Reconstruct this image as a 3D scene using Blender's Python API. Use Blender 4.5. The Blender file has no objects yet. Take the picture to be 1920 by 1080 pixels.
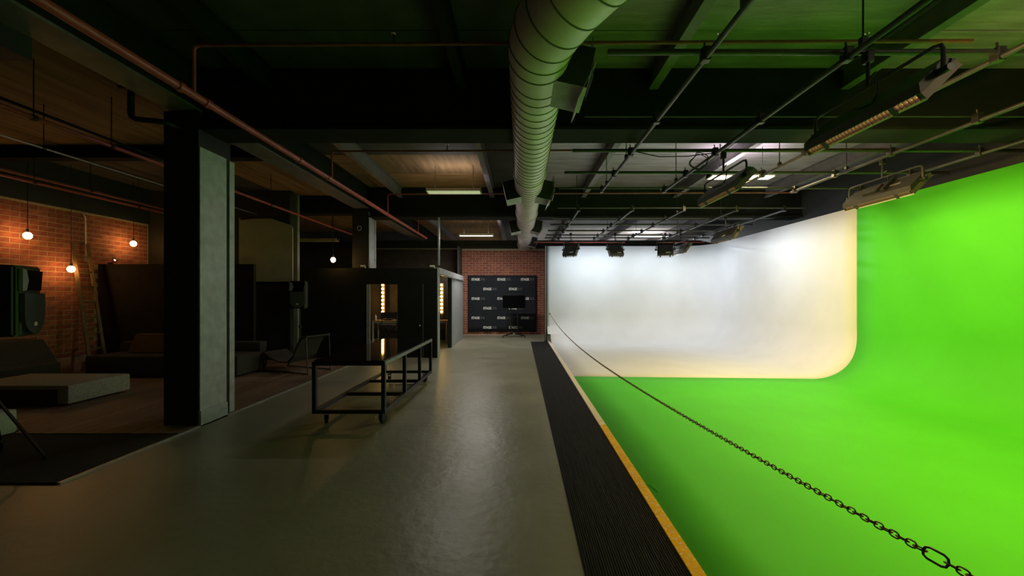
import bpy, bmesh, math, random
from mathutils import Vector, Matrix
random.seed(7)
S = bpy.context.scene
COL = S.collection
R = math.radians
# ------------------------------------------------------------------ camera, world, exposure
CAMZ = 1.6
cd = bpy.data.cameras.new('camera'); cam = bpy.data.objects.new('camera', cd); COL.objects.link(cam)
cam.location = (0, 0, CAMZ); cam.rotation_euler = (R(90), 0, 0)
cd.sensor_width = 36; cd.lens = 720/1920*36; cd.clip_start = .05; cd.clip_end = 100
cd.shift_x = -15/1920; cd.shift_y = 15/1920
S.camera = cam
S.view_settings.view_transform = 'Standard'
S.view_settings.look = 'None'
S.view_settings.gamma = 1
S.view_settings.use_curve_mapping = False
S.view_settings.exposure = 0.0
w = bpy.data.worlds.new('world'); S.world = w; w.use_nodes = True
w.node_tree.nodes['Background'].inputs[0].default_value = (0.01, 0.011, 0.012, 1)
w.node_tree.nodes['Background'].inputs[1].default_value = 0.2
S.cycles.max_bounces = 8; S.cycles.diffuse_bounces = 5; S.cycles.glossy_bounces = 4
S.cycles.sample_clamp_indirect = 6
# lamp settings used by the lamp builders further down
WARM = (1.0, 0.67, 0.22); COOL = (0.74, 0.84, 1.0)
P_KEY, P_FILL, P_BACK = 63, 22, 15          # watts: warm long panels, cool long panels, small back panels
BULB = 42; VANITY = 19; P_TUBE = 44

# ------------------------------------------------------------------ materials
def mat(name, col, rough=.6, metal=0, var=.12, scale=6, bump=0, bscale=30, emit=None, es=0, stretch=None, spec=.5, coat=0, rvar=0):
    m = bpy.data.materials.new(name); m.use_nodes = True
    nt = m.node_tree; b = nt.nodes['Principled BSDF']
    b.inputs['Roughness'].default_value = rough; b.inputs['Metallic'].default_value = metal
    b.inputs['Specular IOR Level'].default_value = spec
    b.inputs['Coat Weight'].default_value = coat
    tc = nt.nodes.new('ShaderNodeTexCoord'); vec = tc.outputs['Object']
    if stretch:
        mp = nt.nodes.new('ShaderNodeMapping'); mp.inputs['Scale'].default_value = stretch
        nt.links.new(vec, mp.inputs[0]); vec = mp.outputs[0]
    n = nt.nodes.new('ShaderNodeTexNoise'); n.inputs['Scale'].default_value = scale; n.inputs['Detail'].default_value = 5
    nt.links.new(vec, n.inputs['Vector'])
    r = nt.nodes.new('ShaderNodeValToRGB')
    r.color_ramp.elements[0].position = .3; r.color_ramp.elements[1].position = .7
    r.color_ramp.elements[0].color = tuple(max(0, c*(1-var)) for c in col)+(1,)
    r.color_ramp.elements[1].color = tuple(min(1, c*(1+var)) for c in col)+(1,)
    nt.links.new(n.outputs[0], r.inputs[0]); nt.links.new(r.outputs[0], b.inputs['Base Color'])
    if rvar:
        mr = nt.nodes.new('ShaderNodeMapRange'); mr.inputs[3].default_value = rough-rvar; mr.inputs[4].default_value = rough+rvar
        nt.links.new(n.outputs[0], mr.inputs[0]); nt.links.new(mr.outputs[0], b.inputs['Roughness'])
    if bump:
        n2 = nt.nodes.new('ShaderNodeTexNoise'); n2.inputs['Scale'].default_value = bscale; n2.inputs['Detail'].default_value = 6
        nt.links.new(vec, n2.inputs['Vector'])
        bp = nt.nodes.new('ShaderNodeBump'); bp.inputs['Strength'].default_value = bump; bp.inputs['Distance'].default_value = .02
        nt.links.new(n2.outputs[0], bp.inputs['Height']); nt.links.new(bp.outputs[0], b.inputs['Normal'])
    if emit:
        b.inputs['Emission Color'].default_value = emit+(1,); b.inputs['Emission Strength'].default_value = es
    return m
M = {}
M['floor'] = mat('floor_paint', (.27, .266, .192), .36, var=.10, scale=1.3, bump=.2, bscale=11, rvar=.10)
M['mat'] = mat('ribbed_rubber', (.012, .012, .011), .8, var=.3, spec=.3, scale=120, stretch=(1, .02, 1), bump=.8, bscale=150)
M['carpet'] = mat('dark_carpet', (.030, .022, .016), .95, var=.4, scale=60, bump=.5, bscale=200)
M['plank'] = mat('plank_wood', (.15, .10, .065), .55, var=.4, scale=3, stretch=(14, .8, 1), bump=.2, bscale=20)
M['plank2'] = mat('plank_wood_pale', (.19, .13, .09), .55, var=.4, scale=3, stretch=(14, .8, 1), bump=.2, bscale=20)
M['white'] = mat('white_paint', (.85, .85, .85), .55, var=.03, scale=1.5, bump=.10, bscale=3)
M['green'] = mat('green_paint', (.090, .64, .022), .65, spec=.22, var=.05, scale=1.2, bump=.14, bscale=3, stretch=(1, 1, 1))
M['greenfloor'] = M['green']
M['mortar_left'] = mat('mortar_dark', (.52, .37, .24), .9, var=.15, scale=20, bump=.3, bscale=80)
M['mortar'] = mat('mortar', (.62, .50, .43), .9, var=.15, scale=20, bump=.3, bscale=80)
M['brick_a'] = mat('brick_red', (.36, .105, .065), .85, var=.3, scale=12, bump=.4, bscale=60)
M['brick_b'] = mat('brick_brown', (.30, .09, .06), .85, var=.3, scale=12, bump=.4, bscale=60)
M['brick_c'] = mat('brick_orange', (.41, .135, .075), .85, var=.3, scale=12, bump=.4, bscale=60)
M['black'] = mat('black_paint', (.016, .018, .016), .6, var=.25, scale=3)
M['blackwall'] = mat('black_wall_paint', (.022, .024, .018), .7, var=.2, scale=2)
M['brownwall'] = mat('dark_brown_board', (.06, .042, .028), .8, var=.25, scale=3)
M['partition'] = mat('partition_board', (.022, .017, .012), .85, spec=.2, var=.2)
M['dressing'] = mat('dressing_wall_paint', (.009, .010, .007), .85, spec=.2, var=.2)
M['steel'] = mat('black_steel', (.018, .018, .018), .38, metal=.0, var=.2, scale=10)
M['greysteel'] = mat('grey_steel', (.26, .27, .27), .45, var=.12, scale=8)
M['clad'] = mat('grey_cladding', (.46, .46, .52), .6, var=.16, scale=9, bump=.25, bscale=50)
M['greywall'] = mat('pale_grey_wall', (.36, .38, .41), .7, var=.08, scale=3)
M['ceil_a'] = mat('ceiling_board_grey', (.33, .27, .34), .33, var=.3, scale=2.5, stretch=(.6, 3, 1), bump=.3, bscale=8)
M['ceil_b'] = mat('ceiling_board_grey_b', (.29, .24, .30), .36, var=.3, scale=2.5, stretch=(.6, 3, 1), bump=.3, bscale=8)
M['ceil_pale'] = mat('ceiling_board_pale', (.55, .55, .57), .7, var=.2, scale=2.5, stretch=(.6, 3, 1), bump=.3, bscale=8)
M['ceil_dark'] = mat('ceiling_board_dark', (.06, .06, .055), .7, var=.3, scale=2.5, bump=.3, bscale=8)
M['ceil_brown'] = mat('ceiling_board_raw', (.40, .22, .09), .75, var=.35, scale=2, stretch=(.5, 6, 1))
M['ceil_brown_b'] = mat('ceiling_board_raw_dark', (.28, .17, .08), .75, var=.35, scale=2, stretch=(5, .5, 1))
M['purlin'] = mat('purlin_steel', (.17, .15, .17), .5, var=.2, scale=5)
M['beam'] = mat('beam_paint', (.018, .02, .017), .85, var=.25, scale=2, spec=.15)
M['duct'] = mat('duct_metal', (.80, .68, .76), .45, metal=.0, var=.12, scale=3)
M['seam'] = mat('duct_seam', (.16, .17, .155), .5, metal=.15, var=.1)
M['red'] = mat('red_pipe_paint', (.42, .075, .06), .4, var=.2, scale=6)
M['redbrown'] = mat('rust_red_pipe', (.24, .07, .04), .5, var=.25, scale=8)
M['tube'] = mat('grid_tube', (.055, .055, .055), .42, metal=.4, var=.2, scale=9)
M['galv'] = mat('galvanised', (.42, .41, .37), .38, metal=.6, var=.2, scale=14)
M['housing'] = mat('lamp_housing', (.026, .024, .021), .5, var=.2, scale=9)
M['louvre'] = mat('louvre_metal', (.14, .11, .08), .5, metal=.3, var=.1)
M['silver'] = mat('reflector', (.75, .74, .70), .25, metal=.9, var=.05)
M['warmtube'] = mat('warm_tube', (.9, .8, .6), .4, emit=(1, .55, .22), es=4.0)
M['cooltube'] = mat('cool_tube', (.9, .9, .9), .4, emit=(.9, .95, 1), es=4)
M['fluoro'] = mat('fluoro_diffuser_lit', (.8, .8, .7), .5, emit=(1, .93, .66), es=7)
M['fluoro_far'] = mat('fluoro_tube_lit', (.8, .8, .7), .5, emit=(1, .97, .80), es=1.6)
M['fluoro_dim'] = mat('fluoro_diffuser_dim', (.5, .55, .3), .5, emit=(.75, .85, .45), es=.45)
M['fluoro_off'] = mat('fluoro_diffuser_off', (.62, .64, .46), .35, var=.08, scale=12)
M['yellow'] = None
M['chain'] = mat('chain_steel', (.24, .12, .035), .45, metal=.2, var=.4, scale=60)
M['glass_top'] = mat('black_glass', (.008, .008, .009), .05, var=.1, spec=.6)
M['rubber'] = mat('rubber', (.014, .014, .014), .7, var=.2)
M['plastic'] = mat('black_plastic', (.016, .017, .017), .42, var=.2, scale=20)
M['speaker_trim'] = mat('speaker_trim', (.13, .13, .135), .75, spec=.2, var=.1)
M['grille'] = mat('speaker_grille', (.05, .055, .052), .55, var=.5, scale=300, bump=.5, bscale=400)
M['screen'] = mat('screen_glass', (.004, .004, .005), .12, var=.1)
M['chrome'] = mat('chrome', (.7, .7, .7), .2, metal=1, var=.05)
M['banner'] = mat('banner_cloth', (.012, .017, .026), .8, var=.12, scale=4, bump=.3, bscale=3)
M['print_w'] = mat('white_print', (.85, .86, .88), .8, var=.05)
M['print_g'] = mat('grey_print', (.24, .245, .26), .8, var=.05)
M['pale'] = mat('off_white', (.62, .60, .54), .7, var=.08, scale=12)
M['sheet'] = mat('off_white_sheet', (.42, .39, .35), .8, var=.08, scale=4)
M['wood'] = mat('ladder_timber', (.20, .12, .055), .6, var=.25, scale=4, stretch=(8, 8, 1))
M['tabletop'] = mat('vanity_top', (.32, .18, .09), .4, var=.2, scale=5)
M['fab_grey'] = mat('grey_fabric', (.34, .34, .29), .95, var=.25, scale=60, bump=.4, bscale=150)
M['fab_dark'] = mat('charcoal_fabric', (.045, .043, .036), .95, var=.3, scale=50, bump=.4, bscale=150)
M['fab_cream'] = mat('cream_fabric', (.58, .60, .46), .95, var=.15, scale=50, bump=.4, bscale=150)
M['fab_brown'] = mat('rust_cushion', (.20, .10, .04), .95, var=.2, scale=40, bump=.3, bscale=120)
M['bulb'] = mat('filament_bulb', (.9, .7, .4), .3, emit=(1, .52, .16), es=BULB)
M['vanity'] = mat('vanity_bulb', (.9, .8, .6), .3, emit=(1, .60, .13), es=VANITY)
M['vanity_base'] = mat('lamp_strip', (.10, .07, .04), .5)
M['paper'] = mat('paper', (.75, .75, .75), .8, var=.04)

def nodes(m): return m.node_tree.nodes, m.node_tree.links
def strip_mat():           # painted edge strip: worn yellow in the near stretch, pale further on
    m = mat('edge_strip_paint', (.90, .50, .008), .75, spec=.2, var=.1, scale=8, bump=.25, bscale=40)
    nd, lk = nodes(m); b = nd['Principled BSDF']
    src = b.inputs['Base Color'].links[0].from_socket
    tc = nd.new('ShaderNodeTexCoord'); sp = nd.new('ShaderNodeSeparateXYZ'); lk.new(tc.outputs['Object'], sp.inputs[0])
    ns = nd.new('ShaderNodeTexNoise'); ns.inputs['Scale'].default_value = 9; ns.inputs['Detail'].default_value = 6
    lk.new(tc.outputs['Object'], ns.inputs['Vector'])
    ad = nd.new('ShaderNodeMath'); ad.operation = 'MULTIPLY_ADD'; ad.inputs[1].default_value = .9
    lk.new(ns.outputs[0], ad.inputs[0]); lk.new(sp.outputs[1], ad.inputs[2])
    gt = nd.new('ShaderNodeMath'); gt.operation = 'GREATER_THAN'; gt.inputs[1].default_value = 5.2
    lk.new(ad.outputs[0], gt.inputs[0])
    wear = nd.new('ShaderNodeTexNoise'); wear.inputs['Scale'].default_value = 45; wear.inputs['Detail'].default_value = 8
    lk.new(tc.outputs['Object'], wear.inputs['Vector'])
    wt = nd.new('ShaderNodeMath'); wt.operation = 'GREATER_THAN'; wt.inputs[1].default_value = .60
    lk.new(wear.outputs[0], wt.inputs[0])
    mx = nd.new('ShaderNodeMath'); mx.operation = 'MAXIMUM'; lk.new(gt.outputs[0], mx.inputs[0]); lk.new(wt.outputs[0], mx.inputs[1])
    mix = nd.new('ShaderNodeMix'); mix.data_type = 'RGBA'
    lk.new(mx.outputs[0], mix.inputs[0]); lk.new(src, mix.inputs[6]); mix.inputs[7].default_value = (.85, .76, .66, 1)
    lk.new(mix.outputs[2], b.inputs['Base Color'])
    return m
M['yellow'] = strip_mat()

# ------------------------------------------------------------------ mesh helpers
class MB:
    def __init__(s): s.bm = bmesh.new()
    def box(s, x0, x1, y0, y1, z0, z1, bev=0):
        t = bmesh.new()
        bmesh.ops.create_cube(t, size=1)
        for v in t.verts:
            v.co = Vector((x0 if v.co.x < 0 else x1, y0 if v.co.y < 0 else y1, z0 if v.co.z < 0 else z1))
        if bev: bmesh.ops.bevel(t, geom=t.edges[:], offset=bev, segments=2, affect='EDGES', profile=.6)
        s.add(t); return s
    def add(s, t, mtx=None):
        me = bpy.data.meshes.new('tmp')
        if mtx is not None: t.transform(mtx)
        t.to_mesh(me); t.free(); s.bm.from_mesh(me); bpy.data.meshes.remove(me)
    def cyl(s, p0, p1, r, seg=10, r2=None, caps=True):
        p0, p1 = Vector(p0), Vector(p1); d = p1-p0
        t = bmesh.new()
        bmesh.ops.create_cone(t, cap_ends=caps, segments=seg, radius1=r, radius2=r if r2 is None else r2, depth=d.length)
        q = d.to_track_quat('Z', 'Y').to_matrix().to_4x4()
        s.add(t, Matrix.Translation((p0+p1)/2) @ q); return s
    def bar(s, p0, p1, w, h):
        p0, p1 = Vector(p0), Vector(p1); d = p1-p0
        t = bmesh.new(); bmesh.ops.create_cube(t, size=1)
        for v in t.verts: v.co = Vector((v.co.x*w, v.co.y*h, v.co.z*d.length))
        q = d.to_track_quat('Z', 'Y').to_matrix().to_4x4()
        s.add(t, Matrix.Translation((p0+p1)/2) @ q); return s
    def sphere(s, c, r, seg=14, sc=(1, 1, 1)):
        t = bmesh.new(); bmesh.ops.create_uvsphere(t, u_segments=seg, v_segments=max(6, seg//2+2), radius=r)
        s.add(t, Matrix.Translation(c) @ Matrix.Diagonal((*sc, 1))); return s
    def path(s, pts, r, seg=8, closed=False, caps=True):
        pts = [Vector(p) for p in pts]; n = len(pts); rings = []
        rad = r if isinstance(r, (list, tuple)) else [r]*n
        up = None
        for i, p in enumerate(pts):
            if closed: t = pts[(i+1) % n]-pts[i-1]
            else: t = pts[min(i+1, n-1)]-pts[max(i-1, 0)]
            t.normalize()
            if up is None:
                up = Vector((0, 0, 1)) if abs(t.z) < .9 else Vector((1, 0, 0))
            a = t.cross(up).normalized(); up = a.cross(t).normalized()
            rings.append([s.bm.verts.new(p+rad[i]*(math.cos(2*math.pi*k/seg)*a+math.sin(2*math.pi*k/seg)*up)) for k in range(seg)])
        for i in range(n if closed else n-1):
            A, B = rings[i], rings[(i+1) % n]
            for k in range(seg): s.bm.faces.new((A[k], A[(k+1) % seg], B[(k+1) % seg], B[k]))
        if caps and not closed:
            s.bm.faces.new(rings[0][::-1]); s.bm.faces.new(rings[-1])
        return s
    def prism(s, prof, axis, a0, a1):           # prof: 2-d outline; axis 'x','y','z'
        def P(u, v, a): return {'x': (a, u, v), 'y': (u, a, v), 'z': (u, v, a)}[axis]
        A = [s.bm.verts.new(P(u, v, a0)) for u, v in prof]; B = [s.bm.verts.new(P(u, v, a1)) for u, v in prof]
        n = len(prof)
        for i in range(n): s.bm.faces.new((A[i], A[(i+1) % n], B[(i+1) % n], B[i]))
        s.bm.faces.new(A[::-1]); s.bm.faces.new(B); return s
    def done(s, name, m, parent=None, smooth=False, xf=None):
        if xf is not None: s.bm.transform(xf)
        bmesh.ops.recalc_face_normals(s.bm, faces=s.bm.faces[:])
        me = bpy.data.meshes.new(name); s.bm.to_mesh(me); s.bm.free()
        if smooth:
            for p in me.polygons: p.use_smooth = True
            try: me.set_sharp_from_angle(angle=R(40))
            except Exception: pass
        me.materials.append(M[m] if isinstance(m, str) else m)
        o = bpy.data.objects.new(name, me); COL.objects.link(o)
        if parent is not None: o.parent = parent
        return o
def B(name, m, parent, *b, bev=0):
    return MB().box(*b, bev=bev).done(name, m, parent)
def tag(o, label=None, cat=None, group=None, kind=None):
    if label: o['label'] = label
    if cat: o['category'] = cat
    if group: o['group'] = group
    if kind: o['kind'] = kind
    return o
def thing(name, label, cat, loc=(0, 0, 0), rz=0, group=None):
    o = bpy.data.objects.new(name, None); COL.objects.link(o); o.empty_display_size = .1
    o.location = loc; o.rotation_euler = (0, 0, rz); return tag(o, label, cat, group)
def struct(o, label=None, cat=None): return tag(o, label, cat, None, 'structure')
def copy_tree(o, parent=None):
    c = o.copy(); COL.objects.link(c)
    if parent is not None: c.parent = parent
    for ch in list(o.children): copy_tree(ch, c)
    return c
def at(px, py, Y): return Vector(((px-975)/720*Y, Y, CAMZ+(555-py)/720*Y))

# ------------------------------------------------------------------ room shell
XL, XR, YB, YF, ZC, YE = -9.15, 7.35, 15.75, -3.2, 4.44, 20.2
floor = struct(B('floor', 'floor', None, XL, XR, YF, YE, -.12, 0), 'worn grey painted concrete studio floor', 'floor')
ceiling = struct(B('ceiling', 'ceil_dark', None, XL, XR, YF, YE, ZC+.03, ZC+.2), 'dark boarded ceiling above the steel beams', 'ceiling')
wl = struct(B('wall_left', 'mortar_left', None, XL-.2, XL, YF, YB, 0, 3.36), 'brick wall at the far left of the lounge', 'wall')
B('upper_wall', 'blackwall', wl, XL-.2, XL+.06, YF, YE, 3.36, ZC+.03)
wb = struct(B('wall_back', 'mortar', None, XL, XR, YB, YB+.2, 0, 3.54), 'brick end wall behind the banner', 'wall')
B('upper_wall', 'blackwall', wb, XL, XR, YB-.08, YB+.2, 3.54, 3.87)
struct(B('wall_end', 'greywall', None, XL, XR, YE, YE+.2, 0, ZC+.2), 'grey end wall of the hall beyond the brick wall', 'wall')
B('painted_wall', 'brownwall', wb, XL, -2.42, YB-.05, YB, 0, 3.54)
B('painted_wall', 'blackwall', wb, 1.1, XR, YB-.05, YB, 0, 3.54)
struct(B('wall_right', 'blackwall', None, XR, XR+.2, YF, YE, 0, ZC+.03), 'dark wall behind the curved green screen', 'wall')
struct(B('wall_front', 'blackwall', None, XL, XR, YF-.2, YF, 0, ZC+.03), 'dark wall behind the viewer', 'wall')

# bricks: every one an object, mesh shared by kind
BL, BH, GAP, BD = .259, .082, .0135, .006
def brick_mesh(L, m, axis):
    b = MB()
    if axis == 'y': b.box(-.012, BD, 0, L, 0, BH, bev=.003)
    else: b.box(0, L, -BD, .012, 0, BH, bev=.003)
    o = b.done('brick', m); me = o.data; bpy.data.objects.remove(o); return me
def lay(wall, axis, s0, s1, z0, z1, plane, skip):
    cache = {}; n = 0; row = 0; z = z0
    while z+BH <= z1+.002:
        s = s0-(BL+GAP)*(.5 if row % 2 else 0)
        while s < s1:
            a, b_ = max(s, s0), min(s+BL, s1)
            if b_-a > .04 and not skip((a+b_)/2, z+BH/2):
                k = random.choice('aabbc'); key = (round(b_-a, 3), k)
                if key not in cache: cache[key] = brick_mesh(b_-a, 'brick_'+k, axis)
                o = bpy.data.objects.new('brick', cache[key]); COL.objects.link(o); o.parent = wall
                d = random.uniform(-.003, .003)
                o.location = (plane+d, a, z) if axis == 'y' else (a, plane-d, z); n += 1
            s += BL+GAP
        z += BH+GAP; row += 1
    return n
nb1 = lay(wl, 'y', 6.62, 9.42, .08, 3.36, XL, lambda y, z: (y > 8.34 and z < 2.26) or (y < 7.2 and z < .74) or z < .4)
nb2 = lay(wb, 'x', -2.36, 1.04, .03, 3.54, YB, lambda x, z: -2.02 < x < .62 and .2 < z < 2.38)
print('bricks', nb1, nb2)

# ceiling boards
rng = random.Random(3)
px = [-3.93, -3.15, -.75, .2, 1.65, 4.05, 6.45, XR-.02]
for i in range(len(px)-1):
    y = YF+.1
    while y < YE-.2:
        brown = px[i+1] < -.5 and (7.55 < y < 9.4 or (y > 10.4 and px[i] < -3))
        k = rng.choice(['ceil_brown', 'ceil_brown', 'ceil_brown_b']) if brown else rng.choice(['ceil_a', 'ceil_b'])
        if not brown and px[i] < 0: k = 'ceil_dark'  # boards left of the duct coloured dark to stand in for its shade
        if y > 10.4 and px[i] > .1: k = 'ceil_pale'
        dz = rng.uniform(0, .008)
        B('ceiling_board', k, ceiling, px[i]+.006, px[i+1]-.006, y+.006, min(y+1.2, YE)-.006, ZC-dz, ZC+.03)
        y += 1.2
left_ceiling = B('lounge_ceiling', 'ceil_dark', None, XL, -4.3, YF, YE, 4.23, 4.30); struct(left_ceiling, 'lower raw board ceiling above the lounge', 'ceiling')
x = XL+.06
while x < -4.32:
    for (y0, y1) in ((YF+.1, 2.6), (3.0, 6.6), (6.8, 9.9), (10.4, 15.5)):
        k = 'ceil_brown_b' if y0 in (3.0, 10.4) or (y0 == 6.8 and x > -6.2) else 'ceil_dark'
        B('ceiling_board', k, left_ceiling, x+.008, min(x+.6, -4.3)-.008, y0, y1, 4.20-rng.uniform(0, .01), 4.23)
    x += .6
# steel: cross beams, girder on the column line, purlins
def ibeam_y(name, xc, y0, y1, z0, z1, wf, m, parent=None):     # runs along y
    t = .016; return MB().box(xc-wf/2, xc+wf/2, y0, y1, z0, z0+t).box(xc-.008, xc+.008, y0, y1, z0+t, z1-t).box(xc-wf/2, xc+wf/2, y0, y1, z1-t, z1).done(name, m, parent)
for i, (y0, y1) in enumerate(((-.55, -.12), (4.72, 5.15), (9.96, 10.39))):
    o = MB().box(-3.95, XR-.02, y0, y1, 3.65, 3.69).box(-3.95, XR-.02, y0+.06, y1-.02, 3.69, ZC).done('ceiling_beam', 'beam')
    struct(o, ['deep black cross beam above the viewer', 'nearest deep black cross beam over the column', 'second deep black cross beam, over the dressing room front'][i], 'beam')
gird = MB().box(-4.32, -3.95, YF, YE-.1, 3.88, 3.91).done('ceiling_beam', 'purlin')
B('beam_web', 'beam', gird, -4.28, -3.99, YF, YE-.1, 3.91, ZC)
struct(gird, 'long girder running over the row of columns', 'beam')
struct(B('ceiling_beam', 'black', None, XL, -4.32, 2.95, 3.4, 3.68, 4.2), 'short black beam over the near end of the lounge', 'beam')
struct(B('ceiling_beam', 'beam', None, XL, -4.32, 6.6, 6.78, 3.98, 4.2), 'shallow dark beam over the middle of the lounge', 'beam')
struct(B('ceiling_beam', 'beam', None, XL, -4.32, 9.96, 10.3, 3.75, 4.2), 'dark beam over the far end of the lounge', 'beam')
for x in (-3.1, -.72, 1.65, 4.02, 6.4):
    for (y0, y1) in ((YF, -.5), (-.1, 4.76), (5.12, 10.0), (10.36, YE-.02)):
        if y1 < 0: continue
        pos = {-3.1: 'beside the red main pipe', -.72: 'left of the duct', 1.65: 'right of the duct', 4.02: 'over the middle of the green floor', 6.4: 'along the right wall'}[x]
        bay = {-.1: 'nearest', 5.12: 'middle', 10.36: 'far'}[y0]
        struct(ibeam_y('purlin', x, y0, y1, 4.16, 4.42, .11, 'beam' if x < 0 and y1 < 5 else 'purlin'), f'steel purlin {pos} in the {bay} ceiling bay', 'purlin')

# columns, posts
def column(y0, y1, label, ztop, zb=0):
    c = MB().box(-4.36, -3.935, y0, y1, zb, 3.86).done('column', 'black'); struct(c, label, 'column')
    B('cladding_panel', 'clad', c, -3.935, -3.92, y0+.005, y1-.01, zb+.19, ztop)
    B('skirting', 'clad', c, -3.935, -3.905, y0, y1-.01, zb, zb+.19)
    B('steel_flange', 'clad', c, -3.99, -3.94, y1+.07, y1+.16, zb, ztop)
    B('steel_web', 'black', c, -4.30, -3.99, y1, y1+.15, zb, 3.86)
    return c
column(4.70, 5.14, 'square black column with grey clad side at the lounge corner', 3.43)
column(9.98, 10.36, 'further black column rising above the dressing room wall', 3.78, 2.33)
struct(B('post', 'greysteel', None, -5.80, -5.68, 9.80, 9.9, 0, 4.2), 'slim grey steel post behind the far loudspeaker', 'post')
struct(B('post', 'greysteel', None, -2.135, -2.10, 9.99, 10.08, 2.40, 3.66), 'thin steel post standing on the dressing room corner', 'post')

# lounge floor: planks, carpet, edge trim
lf = struct(B('lounge_floor', 'brownwall', None, XL, -3.93, 4.38, 9.9, 0, .008), 'dark timber board floor of the lounge', 'floor')
x = XL
pl = [MB().box(0, .166, 0, 2.6, 0, .012, bev=.002).done('plank', k) for k in ('plank', 'plank2')]
first = [True, True]
while x < -3.95:
    for y0 in (4.42-(rng.random()*0), 7.03):
        k = rng.randrange(2)
        o = bpy.data.objects.new('plank', pl[k].data); COL.objects.link(o)
        o.parent = lf; o.location = (x+.004, y0, .008+rng.uniform(0, .002))
        if x+.17 > -3.93: o.scale.x = max(.2, (-3.935-x)/.17)
    x += .172
for o in pl: bpy.data.objects.remove(o)
tag(B('carpet', 'carpet', None, XL, -3.93, 3.26, 4.40, 0, .016), 'dark brown carpet at the near edge of the lounge', 'carpet')
struct(B('trim_1', 'galv', None, -3.93, -3.905, 3.26, 9.9, 0, .016), 'thin metal strip edging the lounge floor', 'trim')

# partition, inner wall, sheet
struct(B('wall_partition', 'partition', None, XL+.03, -5.76, 8.30, 8.38, 0, 2.29), 'low dark partition behind the lounge sofa', 'partition')
struct(B('wall_inner', 'blackwall', None, XL, -5.66, 9.45, 9.6, 0, 4.2), 'dark wall behind the lounge partition', 'wall')
tag(MB().prism([(-6.88, 1.95), (-5.57, 1.95), (-5.57, 3.28), (-5.62, 3.34), (-6.1, 3.50), (-6.55, 3.49), (-6.84, 3.46), (-6.88, 3.52)], 'y', 9.40, 9.43).done('backdrop_sheet', 'sheet'),
    'off white sheet hung on the dark wall above the partition', 'sheet')

# dressing room
wd = struct(MB().box(-5.66, -3.96, 9.93, 10.05, 0, 2.32).box(-3.96, -2.50, 9.93, 10.05, 1.905, 2.32).box(-2.50, -2.14, 9.93, 10.05, 0, 2.32).done('wall_dressing_room', 'dressing'), 'black front wall of the dressing room', 'wall')
ws = struct(MB().box(-2.22, -2.14, 10.05, 10.2, 0, 2.32).box(-2.22, -2.14, 12.02, 14.4, 0, 2.31).done('wall_dressing_side', 'greywall'), 'pale grey side wall of the dressing room', 'wall')
B('corner_trim', 'greywall', ws, -2.14, -2.128, 9.935, 10.2, 0, 2.31)
B('header', 'greywall', ws, -2.24, -2.10, 10.0, 14.4, 2.17, 2.34)
B('track', 'galv', ws, -2.13, -2.09, 10.2, 12.6, 2.15, 2.175)
B('jamb', 'black', ws, -2.24, -2.13, 11.9, 12.02, 0, 2.17)
struct(B('wall_dressing_back', 'brownwall', None, -5.66, -2.22, 13.95, 14.05, 0, 2.3), 'back wall of the dressing room behind the mirror lights', 'wall')
struct(B('wall_dressing_left', 'brownwall', None, -5.66, -5.58, 10.05, 13.95, 0, 2.3), 'left wall of the dressing room', 'wall')
struct(B('wall_pilaster', 'ceil_dark', None, -2.45, -2.37, 15.0, YB, 0, 3.54), 'grey return wall beside the far brick wall', 'wall')
struct(B('trim_2', 'galv', None, -6.2, -2.45, YB-.1, YB-.05, 3.50, 3.55), 'thin pale ledge along the top of the end wall', 'trim')
d1 = struct(B('door_1', 'dressing', None, -3.17, -2.51, 9.94, 9.99, .01, 1.9), 'dark dressing room door panel', 'door')
MB().cyl((-2.58, 9.94, .84), (-2.58, 9.88, .84), .014).sphere((-2.58, 9.87, .84), .026).done('door_handle', 'chrome', d1, True)
B('edge_strip', 'purlin', d1, -2.515, -2.503, 9.93, 9.945, .01, 1.9)
fr = struct(MB().box(-3.96, -3.925, 9.905, 9.93, 0, 1.9).box(-3.915, -3.88, 9.915, 9.95, 0, 1.9).done('trim_3', 'greysteel'), 'grey steel jamb of the dressing room doorway', 'trim')
tag(B('notice', 'paper', None, -2.128, -2.124, 10.0, 10.17, 1.19, 1.6), 'white paper notice taped to the dressing room corner', 'notice')

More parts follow.
